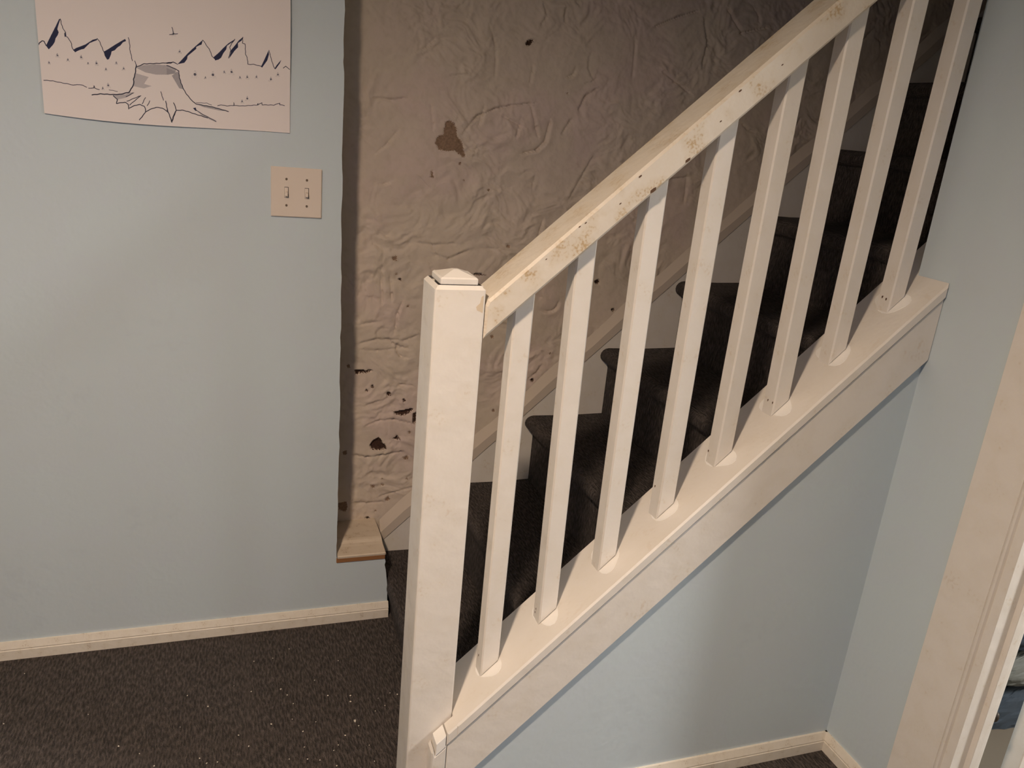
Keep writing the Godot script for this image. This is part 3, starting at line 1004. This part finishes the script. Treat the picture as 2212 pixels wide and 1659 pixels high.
	box(st, Vector3(wx1, 0, 2.8), Vector3(X_RIGHT + 0.2, CEIL, 2.92))
	box(st, Vector3(wx0, 0, 2.8), Vector3(wx1, wy0, 2.92))
	box(st, Vector3(wx0, wy1, 2.8), Vector3(wx1, CEIL, 2.92))
	struct(build(st, "wall_front", blue), "pale blue wall with an unseen high window opposite the stairs", "wall")
	st = mb()
	for b in [[wx0, wy0, wx1, wy0 + 0.05], [wx0, wy1 - 0.05, wx1, wy1], [wx0, wy0, wx0 + 0.05, wy1], [wx1 - 0.05, wy0, wx1, wy1], [(wx0 + wx1) / 2 - 0.02, wy0, (wx0 + wx1) / 2 + 0.02, wy1]]:
		box(st, Vector3(b[0], b[1], 2.83), Vector3(b[2], b[3], 2.88), 0.004)
	var win := build(st, "window_1", paint)
	struct(win, "unseen white framed high window opposite the stairs, placed for cool bluish light", "window")
	st = mb()
	box(st, Vector3(wx0 + 0.04, wy0 + 0.04, 2.852), Vector3(wx1 - 0.04, wy1 - 0.04, 2.856))
	var glass := mat(Color(0.9, 0.95, 0.97, 0.08), 0.02)
	glass.transparency = BaseMaterial3D.TRANSPARENCY_ALPHA
	build(st, "pane", glass, win)
	# the room beyond the doorway
	var buff := mat(Color(0.80, 0.76, 0.69), 0.7)
	st = mb()
	box(st, Vector3(1.13, -0.15, 0.0), Vector3(3.5, -0.002, 2.9))
	struct(build(st, "floor_next_room", mat(Color(0.40, 0.365, 0.315), 0.9)), "beige floor of the room beyond the doorway", "floor")
	st = mb()
	box(st, Vector3(3.4, 0, 0.0), Vector3(3.5, CEIL, 2.9))
	box(st, Vector3(1.1, 0, 2.8), Vector3(3.5, CEIL, 2.92))
	struct(build(st, "wall_next_room", buff), "cream walls of the room beyond the doorway", "wall")
	# skirting
	var bb := [Vector2(0, 0), Vector2(0.012, 0), Vector2(0.012, 0.026), Vector2(0.0105, 0.0275), Vector2(0.0105, 0.029), Vector2(0.0115, 0.031), Vector2(0.005, 0.0478), Vector2(0, 0.0478)]
	st = mb()
	var q := []
	for v in bb: q.append(v + Vector2(Z_WALL, 0))
	zy(st, q, -2.2, 0.1215, 0.0)
	struct(build(st, "baseboard_left", cream), "low cream baseboard along the foot of the drywall", "baseboard")
	st = mb()
	q = []
	for v in bb: q.append(v + Vector2(Z_UNDER, 0))
	zy(st, q, 0.097, X_RIGHT, 0.0)
	struct(build(st, "baseboard_under_stair", cream), "low white baseboard under the stair panel", "baseboard")
	st = mb()
	var r := PackedVector2Array()
	for v in bb: r.append(Vector2(-v.x, v.y))
	ext(st, r, Vector3.RIGHT, Vector3.UP, Z_UNDER + 0.0, 0.2563, 0.0, Vector3(X_RIGHT, 0, 0))
	struct(build(st, "baseboard_right", cream), "short low white baseboard between corner and door casing", "baseboard")
	# door casing: flat board, a bead, a quirk, then the jamb with its stop
	var cx := X_RIGHT - 0.018
	st = mb()
	zx(st, [Vector2(0.2563, X_RIGHT), Vector2(0.2563, cx + 0.001), Vector2(0.2573, cx), Vector2(0.356, cx), Vector2(0.3575, cx + 0.003), Vector2(0.3588, cx - 0.001), Vector2(0.362, cx - 0.0025), Vector2(0.3655, cx - 0.001), Vector2(0.368, cx + 0.004), Vector2(0.3705, cx + 0.0045), Vector2(0.3715, cx), Vector2(0.3895, cx), Vector2(0.390, cx + 0.0005), Vector2(0.390, X_RIGHT)], 0.0, 2.08)
	struct(build(st, "trim_door_casing", paint), "flat white door casing with a beaded inner edge", "door casing")
	st = mb()
	zx(st, [Vector2(0.37, X_RIGHT - 0.001), Vector2(0.3895, X_RIGHT - 0.001), Vector2(0.3895, 1.0913), Vector2(0.4007, 1.0913), Vector2(0.4015, 1.0922), Vector2(0.4015, 1.108), Vector2(0.4002, 1.117), Vector2(0.397, 1.125), Vector2(0.393, 1.1285), Vector2(0.37, 1.1288)], 0.0, 1.99)
	var jamb := build(st, "trim_door_jamb", paint)
	struct(jamb, "white door jamb with a rounded door stop", "door jamb")
	st = mb()
	ball(st, Vector3(1.134, 0.358, 0.392), Vector3(0.005, 0.012, 0.006), 10, 10)
	build(st, "hinge_knuckle", mat(Color(0.20, 0.17, 0.14), 0.45), jamb)
	# far side of the doorway and its head
	st = mb()
	box(st, Vector3(cx, 0, 1.17), Vector3(X_RIGHT, 2.08, 1.30), 0.002)
	box(st, Vector3(cx, 1.97, 0.39), Vector3(X_RIGHT, 2.08, 1.17), 0.002)
	struct(build(st, "trim_door_head", paint), "white casing over and across the doorway", "door casing")
	# a white upright just inside the next room
	st = mb()
	box(st, Vector3(1.30, 0.0, 0.3295), Vector3(1.40, CEIL - 0.001, 0.366), 0.002)
	var post := build(st, "wooden_upright", paint)
	tag(post, "white wooden upright standing in the next room beside the doorway", "post")

func make_cloth() -> void:
	# clothes piled against the wall of the next room, seen through the gap by the hinges
	var n := noise(91, 9.0, 3)
	for k in 3:
		var st := mb()
		var c: Vector3 = [Vector3(1.68, 0.0, 0.082), Vector3(1.69, 0.158, 0.082), Vector3(1.68, 0.272, 0.082)][k]
		var r: Vector3 = [Vector3(0.17, 0.095, 0.042), Vector3(0.155, 0.052, 0.041), Vector3(0.16, 0.055, 0.042)][k]
		var nu := 60; var nv := 30
		for i in nv:
			for j in nu:
				var q := []
				for e in [[0, 0], [0, 1], [1, 1], [1, 0]]:
					var th: float = PI * (i + e[0]) / nv
					var ph: float = TAU * (j + e[1]) / nu
					var d := Vector3(sin(th) * cos(ph), cos(th), sin(th) * sin(ph))
					var w := 1.0 + 0.11 * n.get_noise_3dv(d * 0.35 + Vector3(k * 5, 0, 0))
					var p := d * r * w
					p.y = maxf(p.y, -0.001 if k == 0 else -0.05)
					q.append(c + p)
				quad(st, q[0], q[1], q[2], q[3], (q[0] + q[2]) * 0.5 - c)
		var o := build(st, "folded_cloth", mat([Color(0.20, 0.24, 0.28), Color(0.42, 0.43, 0.41), Color(0.17, 0.21, 0.26)][k], 0.9))
		tag(o, ["dark blue-grey cloth at the bottom of the folded pile beyond the doorway", "lighter grey cloth in the middle of the folded pile beyond the doorway", "dark blue cloth on top of the folded pile beyond the doorway"][k], "cloth", "folded cloths in the next room")


func _ready() -> void:
	rng.seed = 4711
	# camera
	var cam := Camera3D.new()
	cam.name = "camera"
	cam.transform = Transform3D(Basis(Vector3(0.944423, 0.089813, 0.316227), Vector3(0.018319, 0.946081, -0.323412), Vector3(-0.328223, 0.311231, 0.891855)).orthonormalized(), Vector3(-0.2912, 1.3982, 1.2999))
	cam.fov = 51.1365
	cam.near = 0.02
	add_child(cam)
	cam.current = true
	# blue dusk sky, gives cool light through the unseen window
	var sky_mat := ProceduralSkyMaterial.new()
	sky_mat.sky_top_color = Color(0.26, 0.39, 0.72)
	sky_mat.sky_horizon_color = Color(0.46, 0.56, 0.80)
	sky_mat.ground_bottom_color = Color(0.14, 0.15, 0.18)
	sky_mat.ground_horizon_color = Color(0.30, 0.33, 0.40)
	sky_mat.energy_multiplier = 4.5
	var sky := Sky.new()
	sky.sky_material = sky_mat
	var env := Environment.new()
	env.background_mode = Environment.BG_SKY
	env.sky = sky
	env.tonemap_mode = Environment.TONE_MAPPER_LINEAR
	env.tonemap_exposure = 1.0
	env.sdfgi_enabled = true
	env.ssao_enabled = true
	env.ssil_enabled = true
	var we := WorldEnvironment.new()
	we.name = "environment"
	we.environment = env
	add_child(we)
	# unseen lamps: warm one lights the railing, whiter one the wall under the stair
	downlight("unseen_hall_downlight", "unseen round warm white downlight in the hallway ceiling, lighting the railing", Vector3(-0.66, 0, 1.03), 0.07, 0.020, Color(1.0, 0.89, 0.78), 6.0, 5.4)
	downlight("unseen_next_room_downlight", "unseen wide neutral white ceiling light in the next room, shining through the doorway", Vector3(2.30, 0, 1.32), 0.19, 0.02, Color(1.0, 0.98, 0.965), 6.0, 6.6)
	make_materials()
	make_shell()
	make_stone_wall()
	make_stairs()
	make_railing()
	make_switch()
	make_drawing()
	make_cloth()
	make_flakes()
